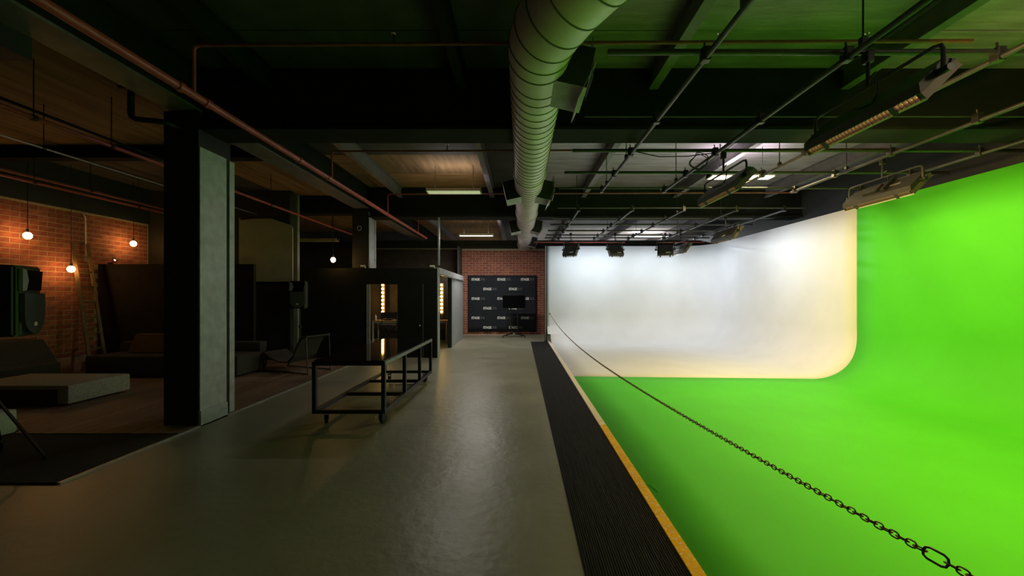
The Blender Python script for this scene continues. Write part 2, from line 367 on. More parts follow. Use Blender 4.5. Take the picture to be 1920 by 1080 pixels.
# ------------------------------------------------------------------ cyclorama
cyX0, cyX, cyY, cyH, cyR, cyN = 1.05, 6.6, 13.5, 3.35, .95, 1.0
cyc = thing('cyclorama', 'curved studio cyclorama, white far half and green near half', 'cyclorama')
def lin(a, b, n): return [a+(b-a)*i/n for i in range(n+1)]
def cyc_map(p):
    x, y, z = p
    q = Vector((min(x, cyX-cyR), min(y, cyY-cyR), max(z, cyR))); d = Vector(p)-q
    v = q+d.normalized()*cyR
    t = max(0, 1-abs(v.y-7.6)/2.0)
    sm = min(1, max(0, v.z/1.0)); sm = sm*sm*(3-2*sm)
    v.y += t*(.03-.05*(v.x-1.1)+.17*sm)
    return v
def cyc_part(name, y0, y1, m, back):
    b = MB(); bm = b.bm
    xs = lin(cyX0, cyX-cyR, 10)+lin(cyX-cyR, cyX, 16)[1:]
    zs = lin(0, cyR, 16)+lin(cyR, cyH, 5)[1:]
    ys = lin(y0, min(y1, cyY-cyR), 14)+(lin(cyY-cyR, cyY, 16)[1:] if back else [])
    def grid(f, us, vs):
        g = [[bm.verts.new(cyc_map(f(u, v))) for v in vs] for u in us]
        for i in range(len(us)-1):
            for j in range(len(vs)-1): bm.faces.new((g[i][j], g[i+1][j], g[i+1][j+1], g[i][j+1]))
    grid(lambda x, y: (x, y, 0), xs, ys)
    grid(lambda y, z: (cyX, y, z), ys, zs)
    if back: grid(lambda x, z: (x, cyY, z), [.95]+xs, zs)
    bmesh.ops.remove_doubles(bm, verts=bm.verts[:], dist=.0005)
    o = b.done(name, m, cyc, True)
    # outside is away from the stage
    if o.data.polygons[0].normal.z < 0: o.data.flip_normals()
    o.location.z = .004
    md = o.modifiers.new('solid', 'SOLIDIFY'); md.thickness = .004; md.offset = -1
    return o
cyc_part('white_section', 7.6, cyY, 'white', True)
cyc_part('green_section', cyN, 7.6, 'green', False)
B('end_panel', 'black', cyc, .87, .945, 13.41, 13.56, 0, cyH)
B('end_batten', 'galv', cyc, .88, .91, 13.395, 13.41, .05, cyH)
MB().path([(1.055, 3.24, .012), (1.08, 3.235, .014), (1.105, 3.20, .014), (1.12, 3.12, .011)], .004, 6).done('loose_cord', 'green', cyc)
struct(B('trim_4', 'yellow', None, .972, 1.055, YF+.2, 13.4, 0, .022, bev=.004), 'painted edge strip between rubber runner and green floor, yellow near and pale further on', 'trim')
run = MB().box(.375, .97, YF+.2, 13.38, 0, .009)
for i in range(38): run.box(.381+i*.0155, .389+i*.0155, YF+.2, 13.38, .009, .013)
tag(run.done('runner_mat', 'mat'), 'long black ribbed rubber runner beside the green floor', 'mat')

# ------------------------------------------------------------------ chain
ch = thing('barrier_chain', 'rusty steel chain sagging along the edge of the green floor', 'chain', (0, 0, 0))
def zch(y): return .69+.0069*(y-7)**2
def link_mesh(L, W, r, n=4, seg=5, name='link', m='chain'):
    pts = []
    h = L/2-W/2
    for s in (1, -1):
        for i in range(n+1):
            a = -math.pi/2+math.pi*i/n
            pts.append((s*(h+math.cos(a)*W/2), s*math.sin(a)*W/2, 0))
    return MB().path(pts, r, seg, True).done(name, m, None, True)
base = link_mesh(.030, .016, .0023); rest = MB(); me0 = base.data
y = .55; i = 0; X0 = 1.05
while y < 13.48:
    pitch = .0232; big = False
    if i == 17: pitch = .052; big = True
    ym = y+pitch/2; sl = math.atan2(zch(ym+.01)-zch(ym-.01), .02)
    mt = Matrix.Translation((X0, ym, zch(ym))) @ Matrix.Rotation(R(90), 4, 'Z') @ Matrix.Rotation(-sl, 4, 'Y') @ Matrix.Rotation(R(105 if i % 2 else 15)+.15*math.sin(i*1.7), 4, 'X')
    if big:
        o = link_mesh(.062, .028, .0032, name='connector_link', m='steel'); o.parent = ch
        o.matrix_local = Matrix.Translation((X0, ym, zch(ym))) @ Matrix.Rotation(R(90), 4, 'Z') @ Matrix.Rotation(-sl, 4, 'Y') @ Matrix.Rotation(R(112), 4, 'X'); o['label'] = 'larger black connector link'
    elif i < 296:
        o = bpy.data.objects.new('link', me0); COL.objects.link(o); o.parent = ch; o.matrix_local = mt
    else:
        t = bmesh.new(); t.from_mesh(me0); rest.add(t, mt)
    y += pitch; i += 1
o = rest.done('far_links', 'chain', ch, True); o['kind'] = 'stuff'
bpy.data.objects.remove(base)
MB().cyl((1.05, 13.44, zch(13.48)), (1.05, 13.50, zch(13.48)), .02).done('wall_hook', 'steel', ch)

# ------------------------------------------------------------------ spiral duct
DX, DZ, DR = .165, CAMZ+2.11, .262
du = thing('ventilation_duct', 'big round spiral ventilation duct hung under the ceiling', 'duct', (0, 0, 0))
MB().path([(DX, y_, DZ) for y_ in lin(3.35, 15.55, 12)], DR, 40).done('straight_section', 'duct', du, True)
el = [(DX, 3.35, DZ), (DX+.012, 3.2, DZ), (DX+.05, 3.03, DZ), (DX+.12, 2.86, DZ), (DX+.22, 2.68, DZ+.02), (DX+.36, 2.46, DZ+.03), (DX+.62, 2.1, DZ+.05), (DX+.95, 1.65, DZ+.06), (DX+1.3, 1.1, DZ+.06)]
MB().path(el, DR+.006, 40).done('elbow', 'duct', du, True)
hel = []
n = int((15.5-3.5)/.155*28)
for k in range(n+1):
    a = 2*math.pi*k/28; y_ = 3.5+.155*k/28
    hel.append((DX+(DR+.001)*math.cos(a), y_, DZ+(DR+.001)*math.sin(a)))
MB().path(hel, .0065, 5).done('spiral_seam', 'seam', du)
def ring(c, t, r, w=.012):
    t = Vector(t).normalized(); q = t.to_track_quat('Z', 'Y'); c = Vector(c)
    return MB().path([c+q @ Vector((math.cos(2*math.pi*k/36)*r, math.sin(2*math.pi*k/36)*r, 0)) for k in range(36)], w*.6, 5, True)
for k in range(0, len(el)-1):
    t = Vector(el[k+1])-Vector(el[max(k-1, 0)])
    ring(el[k], t, DR+.007).done('joint_ring', 'seam', du)
for y_ in (6.55, 9.6, 12.6): ring((DX, y_, DZ), (0, 1, 0), DR+.008, .02).done('joint_ring', 'duct', du)
ring((DX, 15.53, DZ), (0, 1, 0), DR+.01, .02).done('joint_ring', 'duct', du)
def boot(sx, y0):
    a = R(-13)
    b = MB().box(.16, .475, 0, .46, -.19, .17).done('outlet_boot', 'clad', du)
    f = MB().box(.473, .481, -.004, .464, -.194, .174).done('outlet_flange', 'galv', b)
    fins = MB()
    for q in range(9): fins.box(.478, .483, .01, .45, -.17+q*.04, -.158+q*.04)
    fins.done('outlet_grille', 'black', b)
    n0 = B('boot_end_shade', 'black', b, .165, .473, -.003, 0, -.185, .165)  # black sheet on the near end paints in the shade of that face
    rot = Matrix.Rotation(-a, 4, 'Y')
    if sx < 0: rot = Matrix.Diagonal((-1, 1, 1, 1)) @ rot
    for o in (b, f, n0, b.children[1]):
        o.data.transform(rot)
        if sx < 0: o.data.flip_normals()
    b.location = (DX, y0, DZ)
for y_ in (3.36, 7.3, 11.1, 14.3): boot(1, y_)
for y_ in (7.3, 11.1): boot(-1, y_)
for y_ in (6.0, 9.0, 12.0, 14.9):
    MB().cyl((DX, y_, DZ+DR), (DX, y_, ZC), .006, 6).done('hanger_rod', 'steel', du)

# ------------------------------------------------------------------ lighting grids
ZG = CAMZ+1.95
def grid(label, xs, ys, yr, xr, drops, light_ys=()):
    g = thing('lighting_grid', label, 'lighting grid', group='scaffold lighting grids')
    for x in xs: MB().cyl((x, yr[0], ZG), (x, yr[1], ZG), .024, 10).done('long_tube', 'tube', g, True)
    for y_ in ys:
        MB().cyl((xr[0], y_, ZG+.05), (xr[1], y_, ZG+.05), {4.28: .008, 7.12: .018, 8.72: .016}.get(y_, .024), 10).done('cross_tube', 'tube', g, True)
        for x in xs:
            if yr[0] <= y_ <= yr[1]:
                MB().box(x-.035, x+.035, y_-.035, y_+.035, ZG-.03, ZG+.085, bev=.01).cyl((x+.03, y_, ZG+.02), (x+.075, y_, ZG+.05), .01, 6).cyl((x, y_, ZG+.08), (x-.01, y_, ZG+.13), .008, 6).done('clamp', 'steel', g)
    for (x, y_) in drops:
        MB().cyl((x, y_, ZG+.02), (x, y_, ZC-.02), .007, 6).box(x-.02, x+.02, y_-.02, y_+.02, ZG+.0, ZG+.07).done('hanger_rod', 'steel', g)
    return g
grid('near grid of scaffold tubes clamped over the green floor', (1.52, 2.68, 3.92, 5.10, 6.32), (3.15, 4.28, 5.28, 6.22, 7.12), (.2, 7.22), (.72, 6.95),
     [(1.52, 5.5), (1.52, 2.6), (2.68, 6.6), (3.92, 5.8), (3.92, 2.9), (5.1, 6.0), (5.1, 3.3), (1.52, 6.75), (2.68, 3.0), (6.32, 4.4)], (4.28, 7.12))
grid('far grid of scaffold tubes clamped over the white end', (1.33, 2.55, 3.72, 4.92, 6.0), (8.72, 9.85, 10.75, 11.75, 12.6, 13.2), (8.72, 13.3), (.85, 6.5),
     [(1.33, 9.0), (2.55, 11.2), (3.72, 9.1), (4.92, 9.4), (1.33, 12.0), (3.72, 12.3), (4.92, 12.0), (6.0, 11)], (8.72,))
# drooping power cables on the grid
tag(MB().path([(1.6, 5.25, ZG+.02), (1.9, 5.24, ZG-.05), (2.3, 5.25, ZG-.04), (2.66, 5.26, ZG+.01)], .007, 6).done('power_cable', 'rubber'), 'black cable drooping along the first bright cross tube', 'cable')
loop = []
for k in range(40):
    a = k/39*4*math.pi; loop.append((2.42+.10*math.cos(a)+.03*math.sin(k), 5.18+.01*k/10, ZG-.12+.11*math.sin(a)-.02*k/40))
tag(MB().path(loop, .006, 6).done('power_cable', 'rubber'), 'coiled black cable hanging above the middle warm lamp', 'cable')

# ------------------------------------------------------------------ cyclorama lamps
def lamp(label, cx, cy, heading, L, W, zlow, tilt, m, color, power, group, ztube, plate=False, ballast=False):
    """panel lamp; heading = direction the face looks in plan, local y; local x = length"""
    t = thing('panel_lamp', label, 'lamp', (cx, cy, zlow), heading-R(90), group)
    X = Matrix.Rotation(0, 4, 'X')
    # panel frame: v up along panel, n out of the face
    c, s = math.cos(tilt), math.sin(tilt)
    P = Matrix(((1, 0, 0, 0), (0, c, s, 0), (0, -s, c, 0), (0, 0, 0, 1)))   # (x, n, v) -> (x, y, z)
    h = L/2
    hb = MB().prism([(-.075, .04), (-.075, W-.04), (-.02, W), (-.02, 0)], 'x', -h, h)
    hb.box(-h, -h+.012, -.02, .03, 0, W).box(h-.012, h, -.02, .03, 0, W).box(-h, h, -.02, .03, W-.012, W)
    hb.done('housing', 'housing', t, False, P)
    MB().box(-h+.02, h-.02, -.02, -.012, .01, W-.015).done('reflector', 'silver', t, False, P)
    nt = max(3, int(W/.075))
    for k in range(nt):
        v = (k+.5)*W/nt
        MB().cyl((-h+.03, .008, v), (h-.03, .008, v), .012, 8).done('fluorescent_tube', m, t, True, P)
    lv = MB(); nf = int(L/.032)
    for k in range(nf+1): lv.box(-h+k*L/nf-.002, -h+k*L/nf+.002, -.015, .045, 0, W)
    MB().box(-h, h, .036, .047, -.005, .005).box(-h, h, .036, .047, W-.005, W+.005).done('louvre_rail', 'pale', t, False, P)
    for k in range(1, nt): lv.box(-h, h, .0, .045, k*W/nt-.002, k*W/nt+.002)
    lv.done('louvre', 'louvre', t, False, P)
    for e in (-.3*L, .3*L): MB().box(e-.02, e+.02, -.022, .05, -.008, .002).done('clip', 'housing', t, False, P)
    # yoke
    pv = P @ Vector((0, -.03, W*.55)); zy = ztube-.25-zlow
    yk = MB().path([(-h-.03, pv.y, pv.z), (-h-.03, pv.y, zy-.05), (-h-.015, pv.y, zy-.012), (-h+.03, pv.y, zy), (h-.03, pv.y, zy), (h+.015, pv.y, zy-.012), (h+.03, pv.y, zy-.05), (h+.03, pv.y, pv.z)], .013, 8).done('yoke', 'tube', t, True)
    for e in (-1, 1): MB().cyl((e*(h-.01), pv.y, pv.z), (e*(h+.075), pv.y, pv.z), .025, 10).cyl((e*(h+.06), pv.y, pv.z), (e*(h+.075), pv.y, pv.z+.05), .008, 6).done('tilt_knob', 'plastic', t)
    MB().cyl((0, pv.y, zy), (0, pv.y, ztube-zlow-.05), .014, 8).box(-.03, .03, pv.y-.03, pv.y+.03, ztube-zlow-.06, ztube-zlow+.035, bev=.01).cyl((.0, pv.y, zy+.06), (.07, pv.y, zy+.08), .008, 6).done('hook_clamp', 'steel', t)
    MB().path([(.08, pv.y, zy), (.11, pv.y-.02, zy-.1), (.10, pv.y-.06, pv.z), (.05, -.06, pv.z-.03)], .008, 6).done('power_lead', 'rubber', t)
    if ballast: MB().box(-.22, .02, -.115, -.075, W*.3, W*.72, bev=.006).done('ballast_box', 'housing', t, False, P); MB().box(.10, .15, -.12, -.075, W*.25, W*.95).done('bracket', 'plastic', t, False, P); MB().box(-.2, .3, -.078, -.074, W*.48, W*.58).done('brass_strip', 'galv', t, False, P)
    if plate: MB().box(.02, .15, -.079, -.075, .06, .10).done('rating_plate', 'pale', t, False, P)
    ld = bpy.data.lights.new('tube_light', 'AREA'); ld.shape = 'RECTANGLE'; ld.size = L-.06; ld.size_y = W-.04; ld.energy = power; ld.color = color
    lo = bpy.data.objects.new('tube_light', ld); COL.objects.link(lo); lo.parent = t
    # light looks along -z locally -> face normal
    nrm = P @ Vector((0, 1, 0)); ctr = P @ Vector((0, .055, W/2))
    lo.location = ctr; lo.rotation_euler = nrm.to_track_quat('-Z', 'X').to_euler()
    # make size axis follow x
    q = Matrix((Vector((1, 0, 0)), nrm.cross(Vector((1, 0, 0))) * -1, -nrm)).transposed()
    if q.determinant() < 0: q = Matrix((Vector((1, 0, 0)), nrm.cross(Vector((1, 0, 0))), -nrm)).transposed()
    lo.rotation_euler = q.to_euler()
    return t
EAST = 0.0; NORTH = R(90)
ZL = CAMZ+1.36
T35 = R(35)
GW, GC, GB = 'warm panel lamps over the stage', 'panel lamps facing the white side wall', 'small panel lamps facing the white end wall'
lamp('nearest black panel lamp with glowing louvre, top right over the green floor', 2.72, 3.12, EAST, 1.05, .33, ZL, R(45), 'warmtube', WARM, P_KEY, GW, ZG)
lamp('black panel lamp over the middle of the stage, below a coiled cable', 2.70, 5.30, EAST, 1.02, .33, ZL, R(45), 'warmtube', WARM, P_KEY, GW, ZG)
lamp('brown backed panel lamp where white meets green on the right', 5.10, 5.52, EAST, 1.05, .34, ZL, R(45), 'warmtube', WARM, P_KEY*.30, GW, ZG, ballast=True)
lamp('panel lamp over the nearest end of the green wall, beside the right frame edge', 5.10, 2.35, EAST, 1.05, .34, ZL, R(45), 'warmtube', WARM, P_KEY*.30, GW, ZG)
lamp('panel lamp over the nearest end of the green floor, above the frame', 2.70, 1.35, EAST, 1.02, .33, ZL, R(45), 'warmtube', WARM, P_KEY, GW, ZG)
lamp('panel lamp facing the white side wall, the nearer of two', 4.98, 9.45, EAST, 1.02, .34, ZL, T35, 'cooltube', COOL, P_FILL, GC, ZG, plate=True)
lamp('panel lamp facing the white side wall, the farther, by the corner', 4.98, 12.1, EAST, 1.0, .34, ZL-.02, T35, 'cooltube', COOL, P_FILL*.7, GC, ZG, plate=True)
for i, (xx, nm) in enumerate(((1.54, 'left'), (3.02, 'middle'), (4.54, 'right'))):
    lamp(f'small black panel lamp facing the white end wall, {nm} one of three in its row', xx, 12.0, NORTH+R((-38, 14, -20)[i]), .47, .42, CAMZ+1.25, R(32), 'cooltube', COOL, P_BACK, GB, ZG, plate=True)

# ceiling battens
def batten(label, x0, x1, y_, z, m, power=0, w=.16, color=(1, .94, .86), up=.22):
    t = thing('fluorescent_fitting', label, 'light fitting', ((x0+x1)/2, y_, z), 0, 'fluorescent ceiling fittings')
    L = (x1-x0)/2
    MB().prism([(-w/2, .0), (-w*.3, .07), (w*.3, .07), (w/2, .0)], 'x', -L, L).done('body', 'pale' if m != 'fluoro_off' else 'fluoro_off', t)
    MB().box(-L+.03, L-.03, -w*.42, w*.42, -.02, .0, bev=.006).done('diffuser', m, t)
    for e in (-L, L-.02): MB().box(e, e+.02, -w/2, w/2, -.02, .07).done('end_cap', 'pale', t)
    for e in (-L*.7, L*.7): MB().cyl((e, 0, .07), (e, 0, ZC-z-(.0 if x0 > -4 else .26)), .005, 5).done('hanger_rod', 'steel', t)
    if power:
        ld = bpy.data.lights.new('tube_light', 'AREA'); ld.shape = 'RECTANGLE'; ld.size = 2*L-.1; ld.size_y = w*.8; ld.energy = power; ld.color = color
        lo = bpy.data.objects.new('tube_light', ld); COL.objects.link(lo); lo.parent = t; lo.location = (0, 0, -.03)
        added_uplight = ld.copy(); added_uplight.energy = power*up; added_uplight.color = (1, .92, .88); l2 = bpy.data.objects.new('tube_light', added_uplight); COL.objects.link(l2); l2.parent = t; l2.location = (0, 0, .09); l2.rotation_euler = (R(180), 0, 0)  # added uplight above the closed body, brightens and neutralises the ceiling
    return t
batten('dim green tinted fluorescent fitting left of the duct', -2.02, -.84, 8.35, 3.86, 'fluoro_dim', P_TUBE*.5, w=.24)
batten('thin white fluorescent fitting above the far end of the walkway', -2.08, -.90, 13.1, 3.66, 'fluoro_far', P_TUBE*1.6, w=.13)
batten('unlit fluorescent fitting over the dressing room wall', -6.6, -5.46, 11.5, 3.25, 'fluoro_off', w=.16)
batten('bright lit fluorescent fitting behind the middle warm lamp', 3.58, 4.79, 7.3, 3.86, 'fluoro', P_TUBE*2, w=.22, color=(1, .78, .36))
batten('lit fluorescent fitting over the near green floor, above the frame', 3.9, 5.2, 1.1, 3.86, 'fluoro', P_TUBE*.45, w=.22, color=(1, .80, .42), up=1.0)  # unseen fitting; its strong added uplight offsets the green tint on the ceiling
batten('far lit fluorescent fitting above the white end wall', 4.95, 6.28, 17.0, 4.22, 'fluoro', 520, w=.16, color=(.92, .95, 1), up=.05)

# ------------------------------------------------------------------ pipes
sp = thing('sprinkler_pipe', 'thick red sprinkler main with thin branch pipes, above the walkway', 'pipe')
Xm, Zm = -3.1, CAMZ+1.91
MB().cyl((Xm, .6, Zm), (Xm, 12.7, Zm), .037, 14).done('main_pipe', 'red', sp, True)
for y_ in (2.0, 3.5, 3.8, 5.4, 6.2, 7.6, 8.95, 10.6, 11.7): MB().cyl((Xm, y_-.03, Zm), (Xm, y_+.03, Zm), .046, 14).done('coupling', 'red', sp, True)
for k, y_ in enumerate((3.65, 6.33, 9.0, 11.7)):
    zt = CAMZ+2.385
    r_ = MB().path([(Xm, y_, Zm), (Xm, y_, zt-.05), (Xm+.015, y_, zt-.015), (Xm+.05, y_, zt)], .016, 8).done('riser', 'red', sp, True)
    xe = (4.3, 6.3, 6.5, 3.0)[k]
    MB().cyl((Xm+.04, y_, zt), (xe, y_, zt+.04), .017, 8).done('branch_pipe', 'redbrown', sp, True)
    for xx in (-1.2, 1.9, 3.3):
        if xx < xe: MB().cyl((xx, y_, zt+.02), (xx, y_, zt+.11), .010, 6).cyl((xx, y_, zt+.11), (xx, y_, zt+.115), .022, 8).done('sprinkler_head', 'chrome', sp)
tag(MB().cyl((.5, 13.75, CAMZ+1.92), (3.75, 13.75, CAMZ+1.92), .02, 8).cyl((4.9, 13.75, CAMZ+1.92), (6.6, 13.75, CAMZ+1.92), .02, 8).done('pipe', 'red'), 'thin red pipe behind the top of the white wall', 'pipe')
def pipe(label, x, z, y0, y1, r, m, clips):
    t = thing('pipe', label, 'pipe', (0, 0, 0), 0, 'pipes over the lounge'); MB().cyl((x, y0, z), (x, y1, z), r, 10).done('tube', m, t, True)
    for y_ in clips: MB().cyl((x, y_-.02, z), (x, y_+.02, z), r*1.35, 10).cyl((x, y_, z), (x, y_, 4.2), .006, 5).done('hanger_clip', 'steel', t)
    return t
pipe('red pipe passing behind the near column, over the lounge', -5.32, CAMZ+1.95, 1.0, 12.9, .026, 'red', (4.2, 5.0, 8.2, 10.9))
pipe('dull red pipe close to the brick wall', -8.35, CAMZ+1.95, 4.5, 9.4, .024, 'red', (6.6, 8.4))
pipe('dark pipe just above the dull red pipe by the brick wall', -8.5, CAMZ+2.08, 4.5, 9.4, .028, 'redbrown', (5.5, 7.6))
pipe('thin grey conduit between the two red pipes over the lounge', -6.45, CAMZ+2.0, 3.0, 9.4, .013, 'galv', (5.2, 7.4))
pipe('thin dark pipe nearest the girder over the lounge', -5.9, CAMZ+2.25, 3.0, 9.4, .02, 'beam', (4.1,))
tag(MB().path([(-4.52, 4.5, 4.05), (-4.55, 4.5, 4.02), (-4.56, 4.5, 3.95), (-4.56, 4.5, 3.74), (-4.55, 4.5, 3.70), (-4.50, 4.5, 3.67), (-4.3, 4.52, 3.66), (-4.2, 4.56, 3.66), (-4.18, 4.72, 3.66)], .032, 10).cyl((-4.70, 4.5, 4.05), (-4.5, 4.5, 4.05), .02).done('pipe_elbow', 'black', None, True), 'black bent pipe beside the head of the near column', 'pipe')
tag(MB().path([(-9.05, 8.0, 3.33), (-9.12, 8.02, 3.31), (-9.12, 8.06, 3.25), (-9.12, 8.07, 2.45)], .012, 8).box(-9.14, -9.09, 8.03, 8.11, 2.32, 2.45).done('conduit', 'galv', None, True), 'pale conduit running down the brick wall to a socket box', 'conduit')

# ------------------------------------------------------------------ trolley table
tr = thing('trolley_table', 'long black steel trolley with glossy black top on castors', 'table', (0, 0, 0))
x0, x1, y0, y1, zt, zb, q = -2.56, -1.66, 4.72, 7.25, .79, .15, .048
B('tabletop', 'glass_top', tr, x0+.012, x1-.012, y0+.012, y1-.012, zt, zt+.012, bev=.003)
for (xa, nm) in ((x0, 'left'), (x1-q, 'right')):
    B('top_rail', 'steel', tr, xa, xa+q, y0, y1, zt-q, zt, bev=.003)
    B('bottom_rail', 'steel', tr, xa, xa+q, y0, y1, zb, zb+q, bev=.003)
ys = (y0, 5.58, 6.42, y1-q)
for k, y_ in enumerate(ys):
    B('cross_rail', 'steel', tr, x0+q, x1-q, y_, y_+q, zb, zb+q, bev=.003)
    if k in (0, 3): B('cross_rail', 'steel', tr, x0+q, x1-q, y_, y_+q, zt-q, zt, bev=.003)
    B('upright', 'steel', tr, x1-q, x1, y_, y_+q, zb+q, zt-q, bev=.003)
    if k in (0, 3): B('upright', 'steel', tr, x0, x0+q, y_, y_+q, zb+q, zt-q, bev=.003)
B('rail_highlight', 'greysteel', tr, x1-.002, x1+.003, y0+.01, y1-.01, zt-.04, zt-.002)  # paler strip paints in the cyclorama's light along the right top rail
for (cx, cy, a) in ((x0+.13, y0+.1, .5), (x1-.07, y0+.1, -.35), (x0+.13, y1-.1, .2), (x1-.1, y1-.1, .9)):
    c = MB().box(-.035, .035, -.035, .035, .135, .15).box(-.026, -.02, -.03, .045, .05, .137).box(.02, .026, -.03, .045, .05, .137).done('castor', 'steel', tr)
    c.location = (cx, cy, 0); c.rotation_euler = (0, 0, a)
    MB().cyl((-.018, .02, .052), (.018, .02, .052), .052, 18).done('wheel', 'rubber', c, True)

# ------------------------------------------------------------------ loudspeakers
def speaker(label, loc, rz):
    t = thing('loudspeaker', label, 'loudspeaker', loc, rz, 'loudspeakers on tripod stands')     # face looks along local -y
    w_, d_, h_ = .38, .34, .66
    prof = [(-w_/2, -d_/2+.05), (-w_/2+.03, -d_/2+.015), (w_/2-.03, -d_/2+.015), (w_/2, -d_/2+.05), (w_/2-.07, d_/2), (-w_/2+.07, d_/2)]
    b = MB().prism(prof, 'z', 0, h_)
    bmesh.ops.bevel(b.bm, geom=b.bm.edges[:], offset=.014, segments=2, affect='EDGES')
    b.done('cabinet', 'plastic', t)
    g = MB(); n = 28; out = []
    for k in range(n+1):
        a = math.pi+math.pi*k/n; out.append((.165*math.cos(a), .19+.17*math.sin(a)))
    out = [(.165, .40), (-.165, .40)]+out
    g.prism(out, 'y', -d_/2-.012, -d_/2+.02).done('grille', 'grille', t)
    MB().prism([(-.16, .62), (.16, .62), (.13, .43), (-.13, .43)], 'y', -d_/2+.002, -d_/2+.02).done('horn', 'screen', t)
    MB().prism([(-.18, .63), (-.12, .62), (-.09, .52), (-.12, .43), (-.18, .42)], 'y', -d_/2-.006, -d_/2+.02).done('horn_cheek', 'greysteel', t)
    B('badge', 'pale', t, -.022, .022, -d_/2-.016, -d_/2-.012, .09, .125)
    MB().box(-.09, .09, d_/2-.02, d_/2+.004, .2, .45).done('rear_panel', 'screen', t)
    B('side_trim', 'speaker_trim', t, w_/2-.018, w_/2+.003, -d_/2+.06, -d_/2+.09, .03, h_-.03)
    return t
def stand(label, x, y, ztop, rz, hub=.72, sp=.55):
    t = thing('speaker_stand', label, 'stand', (x, y, .016 if y < 4.4 else .021), rz, 'tripod loudspeaker stands')
    MB().cyl((0, 0, .12), (0, 0, hub+.35), .019, 10).done('lower_pole', 'steel', t, True)
    MB().cyl((0, 0, hub+.3), (0, 0, ztop), .015, 10).done('upper_pole', 'steel', t, True)
    MB().cyl((0, 0, hub-.06), (0, 0, hub+.04), .034, 12).done('collar', 'plastic', t, True); MB().cyl((0, 0, hub+.3), (0, 0, hub+.37), .03, 12).done('collar', 'plastic', t, True)
    MB().cyl((0, 0, hub+.335), (.06, 0, hub+.335), .014, 8).done('knob', 'plastic', t)
    for k in range(3):
        a = 2*math.pi*k/3; c, s = math.cos(a), math.sin(a)
        l = MB().bar((.03*c, .03*s, hub), (sp*c, sp*s, .02), .024, .014).done('leg', 'steel', t)
        MB().bar((.02*c, .02*s, .17), (sp*.52*c, sp*.52*s, hub*.50), .018, .008).done('brace', 'galv', t)
        MB().sphere((sp*c, sp*s, .022), .022, 8).done('rubber_foot', 'rubber', l)
    return t
stand('black tripod loudspeaker stand at the left frame edge', -4.985, 3.62, 1.205, R(15), .62, .40)
speaker('large black loudspeaker cut by the left frame edge, seen from the side', (-4.84, 3.62, 1.225), R(120))
stand('far tripod loudspeaker stand in front of the slim grey post', -5.36, 9.36, 1.275, R(25), .5, .38)
speaker('far black loudspeaker with round grille beside the dressing room', (-5.34, 9.34, 1.30), R(8))

# ------------------------------------------------------------------ lounge furniture
db = thing('daybed', 'low grey upholstered daybed on the lounge boards', 'daybed', (-7.6, 5.95, .02))
MB().box(-.5, 1.14, -.46, .42, .03, .30, bev=.03).done('mattress', 'fab_grey', db, True)
MB().box(-.51, .99, -.475, -.44, .0, .24, bev=.01).done('front_valance', 'fab_dark', db)
for (a, b_) in ((-.4, -.4), (1.0, -.35), (-.4, .32), (1.0, .32)): MB().box(a-.03, a+.03, b_-.03, b_+.03, 0, .06).done('foot', 'rubber', db)
sf = thing('sofa', 'charcoal sofa against the brick wall behind the daybed', 'sofa', (-8.6, 6.55, .02))
MB().box(-.45, .40, -.9, .32, .03, .40, bev=.04).done('seat_base', 'fab_dark', sf, True)
MB().prism([(-.47, .36), (.30, .36), (.22, .50), (.02, .80), (-.47, .82)], 'y', -.95, .36).done('backrest', 'fab_dark', sf)
sf2 = thing('sofa', 'dark sofa along the partition, half behind the near column', 'sofa', (-6.9, 7.85, .02))
MB().box(-1.5, 1.45, -.45, .38, .03, .42, bev=.05).done('seat_base', 'fab_dark', sf2, True)
MB().box(-1.5, 1.45, .2, .43, .40, .62, bev=.04).done('backrest', 'fab_dark', sf2, True)
tag(MB().prism([(-7.95, .46), (-7.2, .46), (-7.2, .82), (-7.78, .83)], 'y', 7.78, 7.92).done('cushion', 'fab_brown'), 'rust brown cushion leaning on the partition sofa', 'cushion')
pf = thing('pouf', 'cream square pouf at the left frame edge', 'pouf', (-6.18, 4.2, .016))
MB().box(-.34, .32, -.3, .28, .0, .27, bev=.025).done('cover', 'fab_cream', pf, True)
MB().path([(-.33, -.29, .262), (.31, -.29, .262), (.31, .27, .262), (-.33, .27, .262)], .006, 6, True).done('piping', 'fab_cream', pf)
ld = thing('ladder', 'timber ladder leaning on the brick wall', 'ladder', (-8.45, 7.7, .02))
for (yb, ytop) in ((7.58, 7.74), (7.86, 8.02)):
    MB().bar((0, yb-7.7, 0), (-.58, ytop-7.7, 2.66), .05, .03).done('rail', 'wood', ld)
for k in range(8):
    f = (k+.7)/8.6
    MB().bar((-.58*f, 7.58-7.7+.16*f, 2.66*f), (-.58*f, 7.86-7.7+.16*f, 2.66*f), .03, .03).done('rung', 'wood', ld)
# lounge chair
lc = thing('lounge_chair', 'black sling lounge chair beside the far loudspeaker stand', 'chair', (-4.74, 8.14, .021), R(-20))
cv = [(-.62, .40), (-.42, .30), (-.15, .23), (.10, .24), (.25, .36), (.36, .58), (.48, .74), (.62, .78)]
MB().prism(cv+[(a, b_-.03) for a, b_ in cv[::-1]], 'y', -.27, .27).done('sling_seat', 'fab_dark', lc)
for sy in (-.28, .28):
    MB().path([(-.62, sy, .41)]+[(a, sy, b_) for a, b_ in cv[1:]], .012, 6).done('side_rail', 'steel', lc)
    MB().bar((-.46, sy, .33), (-.60, sy, .0), .02, .02).done('leg', 'steel', lc)
    MB().bar((.60, sy, .76), (.64, sy, .0), .016, .016).done('leg', 'steel', lc)
    MB().bar((-.60, sy, .02), (.64, sy, .02), .02, .02).done('skid', 'steel', lc)

